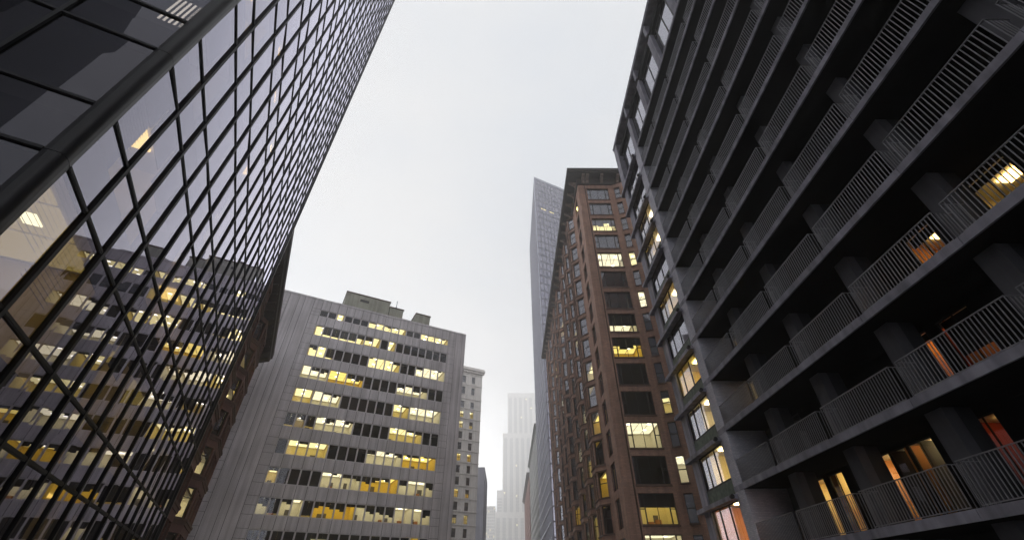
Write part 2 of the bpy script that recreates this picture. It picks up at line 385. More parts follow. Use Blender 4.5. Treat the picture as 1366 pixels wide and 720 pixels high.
# ================================================================== B. small bay-windowed block behind it
def cant_maps(x0, x1, p, c):
    """three mapped facades of a canted bay on the plane y=0: (map, width)"""
    def seg(ax, ay, bx, by):
        d = Vector((bx-ax, by-ay)); w = d.length; d /= w; n = Vector((-d.y, d.x))   # inward
        return (lambda u, v, z: (ax+d.x*u+n.x*v, ay+d.y*u+n.y*v, z)), w
    return [seg(x0, 0, x0+c, -p), seg(x0+c, -p, x1-c, -p), seg(x1-c, -p, x1, 0)]
def bay_block():
    nw = 1.37; s0, s1 = 7.02, 13.0
    pos = T*(s0*L) - Q*(nw*L)
    t = thing('bay_window_block', 'brown bay windowed block with deep black cornice just beyond the black glass tower', 'building', (pos.x, pos.y, 0), math.atan2(T.y, T.x))
    W = (s1-s0)*L; sill0 = 7.77; fl = 3.69; top = 29.3
    sills = [sill0+fl*k for k in range(-1, 6)]
    bays = [(3.0, 12.0), (16.2, 25.9)]
    mb = MB(); mb.facade(0, bays[0][0], 0, top, []); mb.facade(bays[0][1], bays[1][0], 0, top, []); mb.facade(bays[1][1], W, 0, top, [])
    mb.box(0, W, 9, 18, 0, top); mb.face([(W, 0, 0), (W, 9, 0), (W, 9, top), (W, 0, top)]); mb.face([(0, 0, 0), (0, 0, top), (0, 9, top), (0, 9, 0)])
    mb.build('wall', m_brick_dk, t)
    ws = []; rnd = random.Random(8)
    for bi, (x0, x1) in enumerate(bays):
        wall = MB()
        for j, (mp, w) in enumerate(cant_maps(x0, x1, 1.0, 1.5)):
            hs = []
            parts = [(.2, w-.2)] if j != 1 else [(.25, w*.33-.12), (w*.33+.12, w*.67-.12), (w*.67+.12, w-.25)]
            for k, z in enumerate(sills):
                for a, b in parts:
                    hs.append((a, b, z, z+2.55))
                    ws.append(dict(mp=mp, x0=a, x1=b, z0=z, z1=z+2.55, y=.18, fw=.09, trans=[(a+.09, b-.09, z+1.7, .09)], blind=[rnd.choice((0, .3, .5))] if rnd.random() < .6 else [0]))
            wall.mp = mp; wall.facade(0, w, 0, top, hs, depth=.28)
            for z in sills: wall.box(-.05, w+.05, -.16, 0.0, z-.22, z-.02, 1); wall.box(-.03, w+.03, -.08, 0.0, z-.5, z-.22, 1)
        wall.build('oriel_bay', [m_brick_dk, m_sill], t)
        for k, z in enumerate(sills):
            lit = (bi, k) in {(1, 5), (1, 4), (1, 2), (1, 1), (0, 3)}
            if lit: lit_room(t, None, x0+.3, x1-.3, .2, 4.5, z-.7, z+2.75, 'y' if k == 5 else 'w', rnd=rnd)
            else:
                r = MB(); r.room(x0+.3, x1-.3, .2, 4.5, z-.7, z+2.75, 0, 0, 0); r.build('unlit_room', m_dark, t)
    add_windows(t, ws, m_dframe, g_clear)
    mb = MB(); o = .37*L
    mb.extrude_x([(0, top), (0, top-.6), (-.35, top-.6), (-.45, top), (-o+.25, top+.5), (-o+.2, top+.9), (-o, top+1.0), (-o, top+1.75), (9, top+1.75), (9, top)], -.2, W+.25)
    mb.build('cornice', m_cornice, t)
    for i in range(15):
        x = 1.0+i*2.05; mb = MB(); mb.extrude_x([(-.02, top-1.2), (-.35, top-1.1), (-.55, top-.2), (-o+.45, top+.25), (-o+.4, top+.52), (-.02, top+.52)], x, x+.4); mb.build('bracket', m_cornice, t)
    mb = MB(); mb.box(15.6, 15.75, -.2, -.05, 0, top); mb.build('drainpipe', m_dframe, t)
bay_block()

# ================================================================== C. grey office block
G = 70.0
def gray_block():
    pos = T*G
    t = thing('grey_office_block', 'grey panelled office block with strip windows, many of them lit yellow', 'office block', (pos.x, pos.y, 0), math.atan2(Q.y, Q.x))
    tops = [.5700,.5278,.4753,.4232,.3698,.3154,.2620,.2088,.1558,.1033,.0505]
    hgt = [.0186,.0284,.0292,.0310,.0320,.0300,.0302,.0304,.0306,.0306,.0306]
    rows = [(z*G+CZ-h*G, z*G+CZ) for z, h in zip(tops, hgt)]
    roof = .5995*G+CZ; x0, pw = -.0137*G, .0199*G; xL, xR = -24.0, .3734*G; DP = 26
    xw = [x0+pw*i for i in range(18)]; gap = .0
    # cladding: separate panels proud of a dark backing so that the joints are real
    wall = MB()
    back = MB(); hs = [(xw[0]+gap, xw[17]-gap, a, b) for a, b in rows]
    back.facade(xL, xR, 0, roof-.1, hs, y=.05, depth=.2)
    J = .028
    def panel(a, b, c, d): wall.box(a+J, b-J, 0, .045, c+.02, d-.02)
    zs = [0]+[z for r in reversed(rows) for z in r]+[roof-.35]
    for i in range(17):
        for c, d in zip(zs[0::2], zs[1::2]): wall.box(xw[i]+J, xw[i+1]-J, 0, .045, c, d)
    xr = [.3245*G, .345*G, .3642*G, xR]
    for a, b in ((xr[1], xr[2]), (xr[2], xR), (-.0555*G, -.0337*G), (-.0685*G, -.0555*G), (-.09*G, -.0685*G)):
        wall.box(a+J, b-J, 0, .045, 0, roof-.35)
    lad = [0]
    for a, b in reversed(rows): lad += [a-.02*G*0, (a+b)/2, b-.0*G]
    for a, b in ((xr[0], xr[1]), (-.0337*G, x0), (-.1063*G, -.09*G)):
        zc = [0]
        for c, d in reversed(rows): zc += [c, (c+d)/2, d-.012*G*.0]
        zc.append(roof-.35)
        for c, d in zip(zc, zc[1:]): panel(a, b, c, d)
    for i in range(9): wall.box(-.1063*G-1.8*(i+1)+J, -.1063*G-1.8*i-J, 0, .045, 0, roof-.35)
    wall.build('cladding', m_gray, t)
    back.box(xL, xR-.02, .4, DP, roof-.5, roof-.12); back.face([(xR-.01, .05, 0), (xR-.01, DP, 0), (xR-.01, DP, roof-.1), (xR-.01, .05, roof-.1)]); back.face([(xL, DP, 0), (xL, .05, 0), (xL, .05, roof-.1), (xL, DP, roof-.1)])
    back.build('wall', m_joint, t)
    mb = MB(); mb.box(xR, xR+.05, .02, DP, 0, roof-.1); mb.build('side_wall', m_gray, t)
    mb = MB()
    for k in range(14): mb.box(xL+(xR+.08-xL)*k/14+.012, xL+(xR+.08-xL)*(k+1)/14-.012, -.05, .5, roof-.33, roof+(.03 if k % 3 else .0))
    mb.build('parapet', m_gray, t)
    # what each window shows, row by row from the top
    pat = ["ddYsssyyyyyddyyyy", "yBBBByyYsYssddddd"[:17], "yyBddddyyyyddwwww", "wwwaaaadddd"+"wwwwdd", "yywwwddddddyywwww", "BgBwwwwddddyyyydd",
           "dyyyyddddwwwwaaaa", "yddddwwwwaaaawwww", "wBwwBaaaawwwwwwww", "BBBddwwddddddddad", "yydddwwwddddyyydd"]
    halfrows = {0: .2, 1: .3, 2: .15, 3: .4, 4: .15, 5: .28, 6: .2, 7: .25, 8: .4, 9: .35, 10: .4}
    rnd = random.Random(21); ws = []
    for ri, ((a, b), p) in enumerate(zip(rows, pat)):
        i = 0
        while i < 17:
            j = i+1
            grp = lambda c: 'd' if c in 'ds' else {'Y': 'y', 'B': 'y'}.get(c, c)
            while j < 17 and grp(p[j]) == grp(p[i]) and j-i < 6: j += 1
            c = grp(p[i]); X0, X1 = xw[i]+.03, xw[j]-.03
            if c == 'd':
                mb = MB(); mb.room(X0, X1, .3, 3.6, a-.7, b+.12); mb.build('unlit_room', [m_dark, m_dark, m_dark], t)
            else: lit_room(t, None, X0, X1, .3, rnd.uniform(3.8, 5.2), a-.7, b+.25, c, rnd=rnd, lum=c)
            i = j
        for i in range(17):
            c = p[i]; full = rnd.random() < .28
            if c in 'Y': bl = [.05, .05]
            elif c == 'B': d = rnd.uniform(.72, .88); bl = [d, d]
            elif c == 's': bl = [0]
            elif c == 'd': bl = [1.0] if rnd.random() < .4 else [rnd.choice((0, .3, .6))]
            else:
                h = halfrows[ri]; d = max(0, h+rnd.choice((-.2, -.1, 0, 0, .12))); bl = [d, max(0, d+rnd.choice((0, 0, .12, -.12)))] if not full else [0]
            ws.append(dict(x0=xw[i]+gap*(0 if i else 1), x1=xw[i+1]-gap*(0 if i < 16 else 1), z0=a, z1=b, y=.06, fw=.105, fd=.16, blind=bl))
    add_windows(t, ws, m_grayframe, g_office)
    # roof structures and aerial
    k = 73.5
    def pbox(a, b, top, d0=3.5, d1=15):
        mb = MB(); mb.box(a, b, d0, d1, roof-.4, top); mb.box(a-.12, b+.12, d0-.12, d1+.1, top, top+.22, 1); return mb
    top1, top2 = .6417*k+CZ-.2, .6285*k+CZ-.2
    o = pbox(.0342*k, .1485*k, top1).build('roof_plant_room', [m_pent, m_sill], t)
    mb = MB(); mb.box(5.2, 6.9, 3.44, 3.52, top1-1.35, top1-.85); mb.build('vent_slot', m_joint, o)
    pbox(.1487*k+.13, .1872*k, top2, 3.6, 13).build('roof_plant_room', [m_pent, m_sill], t)
    pbox(.2232*k, .2635*k, top2, 3.5, 13).build('roof_plant_room', [m_pent, m_sill], t)
    mb = MB(); ax = .172*k; mb.rod((ax, 6, top2), (ax, 6, top2+3.4), .07); mb.rod((ax, 6, top2+.9), (ax, 6, top2+1.9), .15); mb.box(ax-.3, ax+.3, 5.95, 6.05, top2+1.2, top2+1.28)
    mb.build('roof_aerial', m_blue, t)
gray_block()

# ================================================================== D. tall red brick building with oriels
def brick_tower():
    X0 = 12.4
    t = thing('brick_oriel_building', 'tall red brown brick building with stacked oriel bays and a heavy dark cornice', 'building', (X0, 50, 0), 0)
    NF = 16; fl = .0755*50; wt = [1.1625*50+CZ-fl*k for k in range(NF)]; wh = .0583*50
    ztop = 60.7; DP = 72.0; rnd = random.Random(5)
    ws = []
    # ---- front
    fx0, fx1 = 1.485, 5.33; bx0, bx1, cw, pj = 6.05, 13.6, 1.55, .63
    wall = MB(); groove = (1.13, 1.29)
    hs = [(fx0, fx1, z-wh, z) for z in wt] + [(groove[0], groove[1], 3.0, ztop)]
    wall.facade(0, bx0, 0, ztop, hs, depth=.32); wall.facade(bx1, 20, 0, ztop, [], depth=.3)
    wall.face([(groove[0], .3, 0), (groove[1], .3, 0), (groove[1], .3, ztop), (groove[0], .3, ztop)], 1)
    sills = MB()
    front_lit = {2: 'y', 4: 'w', 7: 'w', 8: 'a', 11: 'w', 13: 'y', 14: 'w'}
    front_blind = {2: [.45, .5, .3, .5], 7: [.6, .6, .6, .6], 8: [.4, .55, .5, .35], 13: [.45], 4: [0], 14: [0], 11: [0]}
    side_lit = {4: 'y', 6: 'w', 10: 'y', 12: 'w'}
    for k, z in enumerate(wt):
        a, b = fx0, fx1; q = .60
        ws.append(dict(x0=a, x1=b, z0=z-wh, z1=z, y=.22, fw=.07, bars=[(a+q, .13), (b-q, .13), ((a+b)/2, .05)],
                       trans=[(a+.07, a+q, z-wh*.5, .09), (b-q, b-.07, z-wh*.5, .09)], blind=front_blind.get(k, [0] if k < 7 else [rnd.choice((0, .4, 1.0))])))
        sills.box(a-.06, b+.06, -.09, .2, z-wh-.2, z-wh-.003)
        if k in front_lit: lit_room(t, None, .9, 5.9, .5, 5.5, z-wh-.6, z+.25, front_lit[k], rnd=rnd, lights=2, lum=front_lit[k])
        else:
            r = MB(); r.room(.9, 5.9, .5, 5.5, z-wh-.6, z+.25); r.build('unlit_room', [m_dark]*3, t)
    wall.build('wall', [m_brown, m_cornice], t)
    # ---- canted front bay
    bay = MB()
    for j, (mp, w) in enumerate(cant_maps(bx0, bx1, pj, cw)):
        bay.mp = mp; hs = []; sills.mp = mp
        for k, z in enumerate(wt):
            a, b = (.3, 1.25) if j == 0 else ((w-1.25, w-.3) if j == 2 else (.5, w-.5))
            hs.append((a, b, z-wh+.1, z-.05)); zz = z-wh+.1
            ws.append(dict(mp=mp, x0=a, x1=b, z0=zz, z1=z-.05, y=.2, fw=.07, trans=[(a+.07, b-.07, zz+wh*.47, .1)], bars=[(a+(b-a)*f, .1) for f in ((.3, .7) if j == 1 else ())], blind=[rnd.choice((0, 0, .3))]))
            sills.box(a-.06, b+.06, -.09, .18, zz-.18, zz-.003)
        bay.facade(0, w, 0, ztop, hs, depth=.28)
    sills.mp = None
    bay.build('front_bay', m_brown, t)
    for k, z in enumerate(wt):
        if k in side_lit: lit_room(t, None, bx0+.1, bx1-.1, .3, 4.8, z-wh-.6, z+.25, side_lit[k], rnd=rnd, lights=3, lum=side_lit[k])
        else:
            r = MB(); r.room(bx0+.1, bx1-.1, .3, 4.8, z-wh-.6, z+.25); r.build('unlit_room', [m_dark]*3, t)
    # ---- long street side: local map (u along +y seen from the street, v inwards +x)
    # facade seen from the west: left is +y, so u runs from the far end to the corner
    sm = lambda u, v, z: (v, DP-u, z)
    U = lambda y: DP-y
    sw = MB(sm); oriels = []
    y = 6.9
    n = 0
    while y+5.6 < DP-1:
        oriels.append((y, y+5.4)); n += 1; y += 7.0 if n % 3 else 9.6
    flat = [(2.3, 4.65)]
    gaps = []; prev = 0
    cuts = [0]+[v for o in oriels for v in o]+[DP]
    for a, b in zip(cuts[0::2], cuts[1::2]):
        hs = [(U(f[1]), U(f[0]), z-wh, z) for f in flat for z in wt if a <= f[0] and f[1] <= b]
        if b-a > 3 and a > 0 and b < DP: 
            c = (a+b)/2; hs = [(U(c+.9), U(c-.9), z-wh, z) for z in wt]
            for z in wt: ws.append(dict(mp=sm, x0=U(c+.9), x1=U(c-.9), z0=z-wh, z1=z, y=.2, fw=.08, trans=[(U(c+.82), U(c-.82), z-wh*.5, .08)]))
        sw.facade(U(b), U(a), 0, ztop, hs, depth=.3)
    for k, z in enumerate(wt):
        a, b = U(4.65), U(2.3)
        ws.append(dict(mp=sm, x0=a, x1=b, z0=z-wh, z1=z, y=.2, fw=.08, bars=[((a+b)/2, .07)], blind=[rnd.choice((0, 0, .3))]))
        if rnd.random() < .3: lit_room(t, sm, U(6.5), U(1.2), .35, .85, z-wh-.5, z+.2, 'y', rnd=rnd, furn=False, lights=2)
    sw.build('street_wall', m_brown, t)
    dk = MB(sm); dk.face([(0, 3.2, 0), (DP-6.2, 3.2, 0), (DP-6.2, 3.2, ztop), (0, 3.2, ztop)])
    for z in wt: dk.box(0, DP-6.2, .33, 3.2, z+.25, z+.28)
    for a, b in zip(oriels, oriels[1:]): dk.box(U(b[0])-.1, U(a[1])+.1, .32, 3.2, 0, ztop)
    dk.build('unlit_rooms', m_dark, t, kind='stuff')
    lits = {(0, 8), (0, 10), (0, 12), (1, 9), (1, 11), (1, 13), (2, 10), (3, 12), (4, 6), (2, 14), (1, 5)}
    for oi, (ya, yb) in enumerate(oriels):
        om = MB()
        for j, (cm, w) in enumerate(cant_maps(0, yb-ya, 1.15, 1.3)):
            base = U(yb)
            mp = (lambda cm, base: (lambda u, v, z: sm(base+cm(u, v, z)[0], cm(u, v, z)[1], z)))(cm, base)
            om.mp = mp; hs = []
            parts = [(.2, w-.2)] if j != 1 else [(.15, w/2-.1), (w/2+.1, w-.15)]
            for k, z in enumerate(wt):
                for a, b in parts:
                    hs.append((a, b, z-wh, z)); ws.append(dict(mp=mp, x0=a, x1=b, z0=z-wh, z1=z, y=.14, fw=.07, trans=[(a+.07, b-.07, z-wh*.45, .09)]))
                om.box(-.03, w+.03, -.11, 0, z-wh-.16, z-wh-.004, 1); om.box(-.03, w+.03, -.09, 0, z+.03, z+.15, 1)
            om.facade(0, w, 3, ztop-1.2, hs, depth=.2)
            om.face([(0, 0, ztop-1.2), (w, 0, ztop-1.2), (w/2, 1.15, ztop-.5)])
        om.build('oriel_bay', [m_brown, m_sill], t)
        for k, z in enumerate(wt):
            if (oi, k) in lits or (oi > 2 and rnd.random() < .05):
                cc = rnd.choice('aayyw'); lit_room(t, sm, U(yb)+.25, U(ya)-.25, .05, 3.0, z-wh-.5, z+.2, cc, rnd=rnd, furn=False, lights=1, lum=cc)
    add_windows(t, ws, m_dframe, g_clear)
    sills.build('window_sills', m_sill, t, kind='stuff')
    mb = MB(); mb.box(.02, 20, 6, DP, ztop-.6, ztop-.2); mb.face([(20, 0, 0), (20, DP, 0), (20, DP, ztop), (20, 0, ztop)]); mb.face([(20, DP, 0), (0, DP, 0), (0, DP, ztop), (20, DP, ztop)]); mb.build('rear_wall', m_brown, t)
    # ---- frieze, brackets and cornice on both fronts
    mb = MB(); mb.box(-.12, 20.1, -.12, DP, ztop+.003, ztop+1.6); mb.box(-.2, 20.1, -.2, DP, ztop+.003, ztop+.28); mb.build('frieze', m_cornice, t)
    o = 1.9
    mb = MB(); mb.box(-o+.25, 20.5, -o+.25, DP+.8, ztop+1.62, ztop+1.85); mb.box(-o, 20.5, -o, DP+1, ztop+1.85, ztop+2.3); mb.box(-o-.06, 20.5, -o-.06, DP+1, ztop+2.3, ztop+2.4)
    mb.build('cornice', m_cornice, t)
    prof = [(-.12, ztop+.3), (-.3, ztop+.32), (-.42, ztop+.75), (-1.0, ztop+1.15), (-1.35, ztop+1.25), (-1.4, ztop+1.6), (-.12, ztop+1.6)]
    for x in (.75, 1.5, 4.1, 7.0, 9.8, 12.8, 16):
        mb = MB(); mb.extrude_x(prof, x, x+.5); mb.build('bracket', m_bracket, t)
    mb0 = None
    for i in range(27):
        y = .7+i*2.6; mp = lambda a, b, c: (b, a, c)
        if i == 0:
            mb = MB(lambda a, b, c: (b, -a, c)); mb.extrude_x(prof, -.42, 0); mb0 = mb.build('bracket', m_bracket, t); mb0.location = (0, y, 0)
        else: clone(mb0, t, (0, y, 0))
brick_tower()

# ================================================================== E. apartment block with balconies on the right
D = 13.0
def balcony_block():
    yE = 2.5*D
    t = thing('balcony_apartment_block', 'dark concrete apartment block with rows of railed balconies rising on the right', 'apartment block', (D, yE, 0), R(-90))
    X = lambda y: yE - y*D                       # local x from the y/D I measured
    Z = lambda z: z*D+CZ
    NB = 11; top = [Z(.153+.2408*k) for k in range(NB+1)]; th = .29; fl = .2408*D
    piers = [.347-.3325*3, .347-.3325*2, .347-.3325, .347, .681, 1.013, 1.345, 1.678, 2.008]
    xs0, xs1 = X(2.05), X(piers[0])
    DB = 2.4; roof = Z(3.41)
    for k in range(NB+1):
        mb = MB(); a, b = top[k]-th, top[k]
        ed = [xs0]+[X(p) for p in piers[:0:-1]][1:]+[xs1]
        for e0, e1 in zip(ed, ed[1:]): mb.box(e0+.008, e1-.008, 0, .08, a, b, 0)
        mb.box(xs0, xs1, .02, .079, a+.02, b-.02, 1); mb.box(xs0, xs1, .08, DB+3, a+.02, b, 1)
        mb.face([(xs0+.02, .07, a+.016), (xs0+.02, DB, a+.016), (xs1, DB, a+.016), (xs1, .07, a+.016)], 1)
        mb.build('balcony_slab', [m_conc, m_soffit], t)
    # cross walls between balconies
    f0 = None
    for j, p in enumerate(piers[1:-1]):
        for k in range(-1, NB):
            z0 = top[k] if k >= 0 else 0; z1 = top[k+1]-th
            if k >= 0 and f0 is None or k < 0:
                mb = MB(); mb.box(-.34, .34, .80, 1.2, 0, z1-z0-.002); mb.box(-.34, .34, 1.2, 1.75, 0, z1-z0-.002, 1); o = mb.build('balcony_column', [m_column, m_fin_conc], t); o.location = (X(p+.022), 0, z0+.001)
                if k >= 0: f0 = o
            else: clone(f0, t, (X(p+.022), 0, z0+.001))
    mb = MB(); mb.box(X(2.05), X(1.968), .02, DB, 0, top[NB]-.3); mb.build('brick_pier', m_gbrick, t)
    # railings
    x_len = .306*D
    rm = MB(); zt, zb = 1.2, .04
    rm.box(0, x_len, 0, .05, zt-.025, zt); rm.box(0, x_len, .012, .038, zb, zb+.03)
    nb = 30
    for i in range(nb+1): rm.box(i*(x_len-.022)/nb, i*(x_len-.022)/nb+.022, .012, .038, zb+.03, zt-.025)
    for xx in (0, x_len-.025):
        for i in range(1, 5): rm.box(xx, xx+.022, .05+i*.13, .072+i*.13, .0, zt-.02)
        rm.box(xx, xx+.025, .05, .76, zt-.022, zt-.002)
    r0 = None; spots = []
    for j in range(len(piers)-1):
        for k in range(NB-1 if False else NB): spots.append((j, k))
    key = lambda s: -view_key(world_of(t, (X(piers[s[0]+1])+x_len/2+.15, 0, top[s[1]]+.6)), 1)
    spots.sort(key=key)
    for s in spots[:100]:
        loc = (X(piers[s[0]+1])+.17, .06, top[s[1]])
        if r0 is None: r0 = rm.build('balcony_railing', m_rail, t); r0.location = loc
        else: clone(r0, t, loc)
    # back wall, coloured dark for balcony shade, with glazed openings; (k, y0, y1, lit code)
    # y0, y1, lit code, how far the blind is down
    opens = {0: [(1.715, 1.83, 'y', 0), (1.605, 1.685, 'o', 0), (1.372, 1.465, 'o', 0), (1.30, 1.365, 'd', 0), (1.205, 1.293, 'o', 0), (1.01, 1.08, 'r', 0), (.80, .93, 'd', 0)],
             1: [(1.40, 1.46, 'o', .15), (1.035, 1.075, 'o', .1), (.90, 1.0, 'r', .5), (1.70, 1.80, 'd', 0)],
             2: [(1.88, 1.965, 'w', 0), (1.075, 1.115, 'g', 0), (.84, .93, 'o', .15), (.61, .73, 'g', .1), (1.4, 1.52, 'd', 0)],
             3: [(1.89, 1.965, 'y', .3), (1.40, 1.5, 'd', 0), (1.08, 1.2, 'd', 0), (.74, .86, 'd', 0)], 4: [(1.90, 1.965, 'y', .3), (1.70, 1.79, 'a', .4), (1.1, 1.22, 'd', 0)],
             5: [(1.75, 1.85, 'g', .5), (1.1, 1.22, 'd', 0), (.78, .9, 'd', 0)]}
    for k in range(6, NB): opens[k] = [(1.1, 1.22, 'd', 0), (1.44, 1.55, 'd', 0), (.78, .9, 'd', 0)]
    back = MB(); wl = []; rnd = random.Random(9)
    for k in range(NB):
        z0, z1 = top[k], top[k+1]-th; hs = []
        for a, b, c, bd in opens[k]:
            h = (X(b), X(a), z0+.12, z1-.12); hs.append(h)
            wl.append(dict(x0=h[0], x1=h[1], z0=h[2], z1=h[3], y=DB+.03, fw=.05, fd=.05, blind=[bd], bars=[((h[0]+h[1])/2, .04)] if h[1]-h[0] > .9 else []))
            if c == 'd':
                mb = MB(); mb.room(h[0]-.3, h[1]+.3, DB+.3, DB+3, z0, z1); mb.build('unlit_room', [m_dark]*3, t)
            else:
                lit_room(t, None, h[0]-.5, h[1]+.5, DB+.3, DB+3.4, z0+.02, z1-.02, c, name='lit_flat', rnd=rnd, lights=1, em=e_red if c == 'r' else (e_flat if k else e_flatb), pw=.4, pd=.25)
        back.facade(xs0, xs1, z0, z1, hs, y=DB, depth=.05)
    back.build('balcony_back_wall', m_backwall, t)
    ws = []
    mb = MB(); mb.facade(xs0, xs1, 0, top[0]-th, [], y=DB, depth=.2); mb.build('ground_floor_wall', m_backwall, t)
    # window bay at the far end
    wx0, wx1 = X(2.36), X(2.052); ws = []
    mb = MB(); mb.box(X(2.44), wx0, .0, .6, 0, Z(3.36)); mb.build('end_column', m_conc, t)
    lit = {3: 'a', 2: 'w', 4: 'd', 5: 'y', 6: 'd', 7: 'g', 8: 'w', 0: 'o', 1: 'g'}
    for k in range(-1, 12):
        lt = Z(.153+.2408*k)-.38; 
        if k >= 0:
            mb = MB(); mb.box(X(2.475), X(2.035), -.3, .25, lt-.25, lt); mb.build('window_ledge', m_conc, t)
            mb = MB(); mb.rod((X(2.045), -.32, lt-.12), (X(2.03), -.32, lt-.12), .12, 10); mb.build('ledge_end_cap', m_dframe, t)
        else: lt = .3
        nlt = Z(.153+.2408*(k+1))-.38-.25
        if k < 11:
            mb = MB(); mb.box(wx0, wx1, .1, .2, lt, lt+.82); mb.box(wx0, wx1, .09, .22, lt+.82, lt+.88, 1); mb.build('spandrel_panel', [m_green, m_dframe], t)
            w = wx1-wx0
            ws.append(dict(x0=wx0, x1=wx1, z0=lt+.88, z1=nlt, y=.12, fw=.06, bars=[(wx0+w*.27, .06), (wx0+w*.62, .06)]))
            c = lit.get(k, 'd')
            if c == 'd':
                mb = MB(); mb.room(wx0+.02, wx1-.02, .3, 3.6, lt, nlt+.2); mb.build('unlit_room', [m_dark]*3, t)
            else: lit_room(t, None, wx0+.02, wx1-.02, .3, 3.8, lt, nlt+.2, c, name='lit_flat', rnd=rnd, lights=1, em=e_amber if k == 3 else e_flatb, pw=.4, pd=.3)
            if c in 'wgy':
                mb = MB(); cx = wx0+w*(.30 if k % 2 else .45)
                for q in range(9): mb.box(wx0+.03+q*(cx-wx0)/9, wx0+.03+(q+1)*(cx-wx0)/9, .34+.04*(q % 2), .37+.04*(q % 2), lt+.5, nlt)
                mb.build('curtain', m_cloth, t)
    # set-back top storey with big windows, and the roof
    sb = .3; z0, z1 = top[NB], Z(3.12*1.023); z2, z3 = z1+.75, Z(3.40)
    mb = MB(); mb.box(wx0, xs1, sb-.12, DB+3, z1, z2); mb.build('top_beam', m_soffit, t)
    for p in piers[1:]+[2.40]:
        mb = MB(); mb.box(X(p)-.38, X(p)+.38, sb-.22, sb+.5, z0+.001, z1-.002); mb.build('top_column', m_conc, t)
        mb = MB(); mb.box(X(p)-.22, X(p)+.22, sb-.25, sb+.3, z2+.001, z3-.3); mb.build('attic_post', m_conc, t)
    edge = piers[1:]+[2.40]
    add_windows(t, wl, m_dframe, g_clear)
    for a, b in zip(edge, edge[1:]):
        x0, x1 = X(b)+.3, X(a)-.3; w = x1-x0; m = x0+w*.5
        ws.append(dict(x0=x0, x1=x1, z0=z0+.02, z1=z1-.02, y=sb+.15, fw=.1, bars=[(x0+w*.15, .12), (m, .09), (x1-w*.15, .12)], trans=[(x0+.1, x1-.1, z0+.9, .1), (x0+.1, x1-.1, z1-.8, .1)]))
        mb = MB(); mb.room(x0, x1, sb+.5, 5, z0, z1); mb.build('unlit_room', [m_dark]*3, t)
    add_windows(t, ws, m_dframe, g_clear)
    mb = MB(); mb.facade(wx0, xs1, z2, z3-.3, [], y=1.2, depth=.1); mb.build('attic_wall', surf('rusty brown panel', (.10, .055, .03), .4, 2, .8), t)
    mb = MB(); mb.box(X(2.45), xs1, -.02, DB+12, z3-.3, z3-.04); mb.box(X(2.455), xs1, -.06, .3, z3-.04, z3+.12); mb.build('roof_slab', m_conc, t)
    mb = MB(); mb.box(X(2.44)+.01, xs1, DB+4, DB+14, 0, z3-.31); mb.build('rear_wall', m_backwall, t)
    mb = MB(); mb.box(X(2.44)+.012, X(2.44)+.25, .6, DB+4.1, 0, z3-.31); mb.build('gable_wall', m_conc, t)
balcony_block()

# ================================================================== F. pale stone building beyond the grey block
def stone_building():
    W = 130.0; pos = T*W
    t = thing('pale_stone_building', 'pale stone building with small paired windows and belt courses behind the grey block', 'building', (pos.x, pos.y, 0), math.atan2(Q.y, Q.x))
    xr = .4305*W; xl = .30*W; roof = .4876*W+CZ
    tops = [.476, .445] + [.407-.0257*k for k in range(0, 16)]
    hs = []; ws = []; rnd = random.Random(31); belts = MB()
    cols = [(.4015+.4098)/2-.0267*j for j in range(4)]
    for i, z in enumerate(tops):
        zz = z*W+CZ; h = 2.5 if i < 2 else 2.2
        if zz-h < 1: continue
        for c in cols:
            a, b = c*W-.62, c*W+.62; hs.append((a, b, zz-h, zz))
            ws.append(dict(x0=a, x1=b, z0=zz-h, z1=zz, y=.25, fw=.09, bars=[(c*W, .08)], trans=[(a+.09, b-.09, zz-h*.5, .08)], blind=[rnd.choice((0, .35, .5))]))
            belts.box(a-.2, b+.2, -.18, .02, zz-h-.22, zz-h-.004); belts.box(a-.15, b+.15, -.1, .0, zz+.004, zz+.25)
        belts.box(xl, xr+.12, -.22, 0, zz+.75, zz+1.0)
        row = {5: 'a', 9: 'a', 13: 'y'}
        lit = 'a' if i in (7, 10) else ('y' if i in (3, 4, 12, 15) else '')
        if lit: lit_room(t, None, cols[-1]*W-1, cols[0]*W+1.2, .5, 3.2, zz-h-.5, zz+.2, lit, rnd=rnd, furn=False, lum=lit)
        else:
            r = MB(); r.room(cols[-1]*W-1, cols[0]*W+1.2, .5, 3.5, zz-h-.5, zz+.2); r.build('unlit_room', [m_dark]*3, t)
    mb = MB(); mb.facade(xl, xr, 0, roof, hs, depth=.35); mb.face([(xr, 0, 0), (xr, 30, 0), (xr, 30, roof), (xr, 0, roof)]); mb.face([(xl, 30, 0), (xl, 0, 0), (xl, 0, roof), (xl, 30, roof)])
    mb.box(xl+.1, xr-.1, .5, 30, roof-.6, roof-.1); mb.build('wall', m_white, t)
    belts.build('belt_course', m_white, t)
    mb = MB(); mb.extrude_x([(.3, roof), (-.25, roof), (-.5, roof+.5), (-1.0, roof+.7), (-1.0, roof+1.1), (-.2, roof+1.2), (-.2, roof+2.0), (.3, roof+2.0)], xl, xr+.7); mb.box(xr-.3, xr+.6, .3, 30, roof+.3, roof+1.1); mb.build('cornice', m_white, t)
    for i in range(16):
        x = xr-.6-i*.95; mb = MB(); mb.box(x, x+.4, -.75, -.02, roof-.25, roof+.35); mb.build('bracket', m_white, t)
    add_windows(t, ws, m_dframe, g_clear, blind=m_slat)
stone_building()

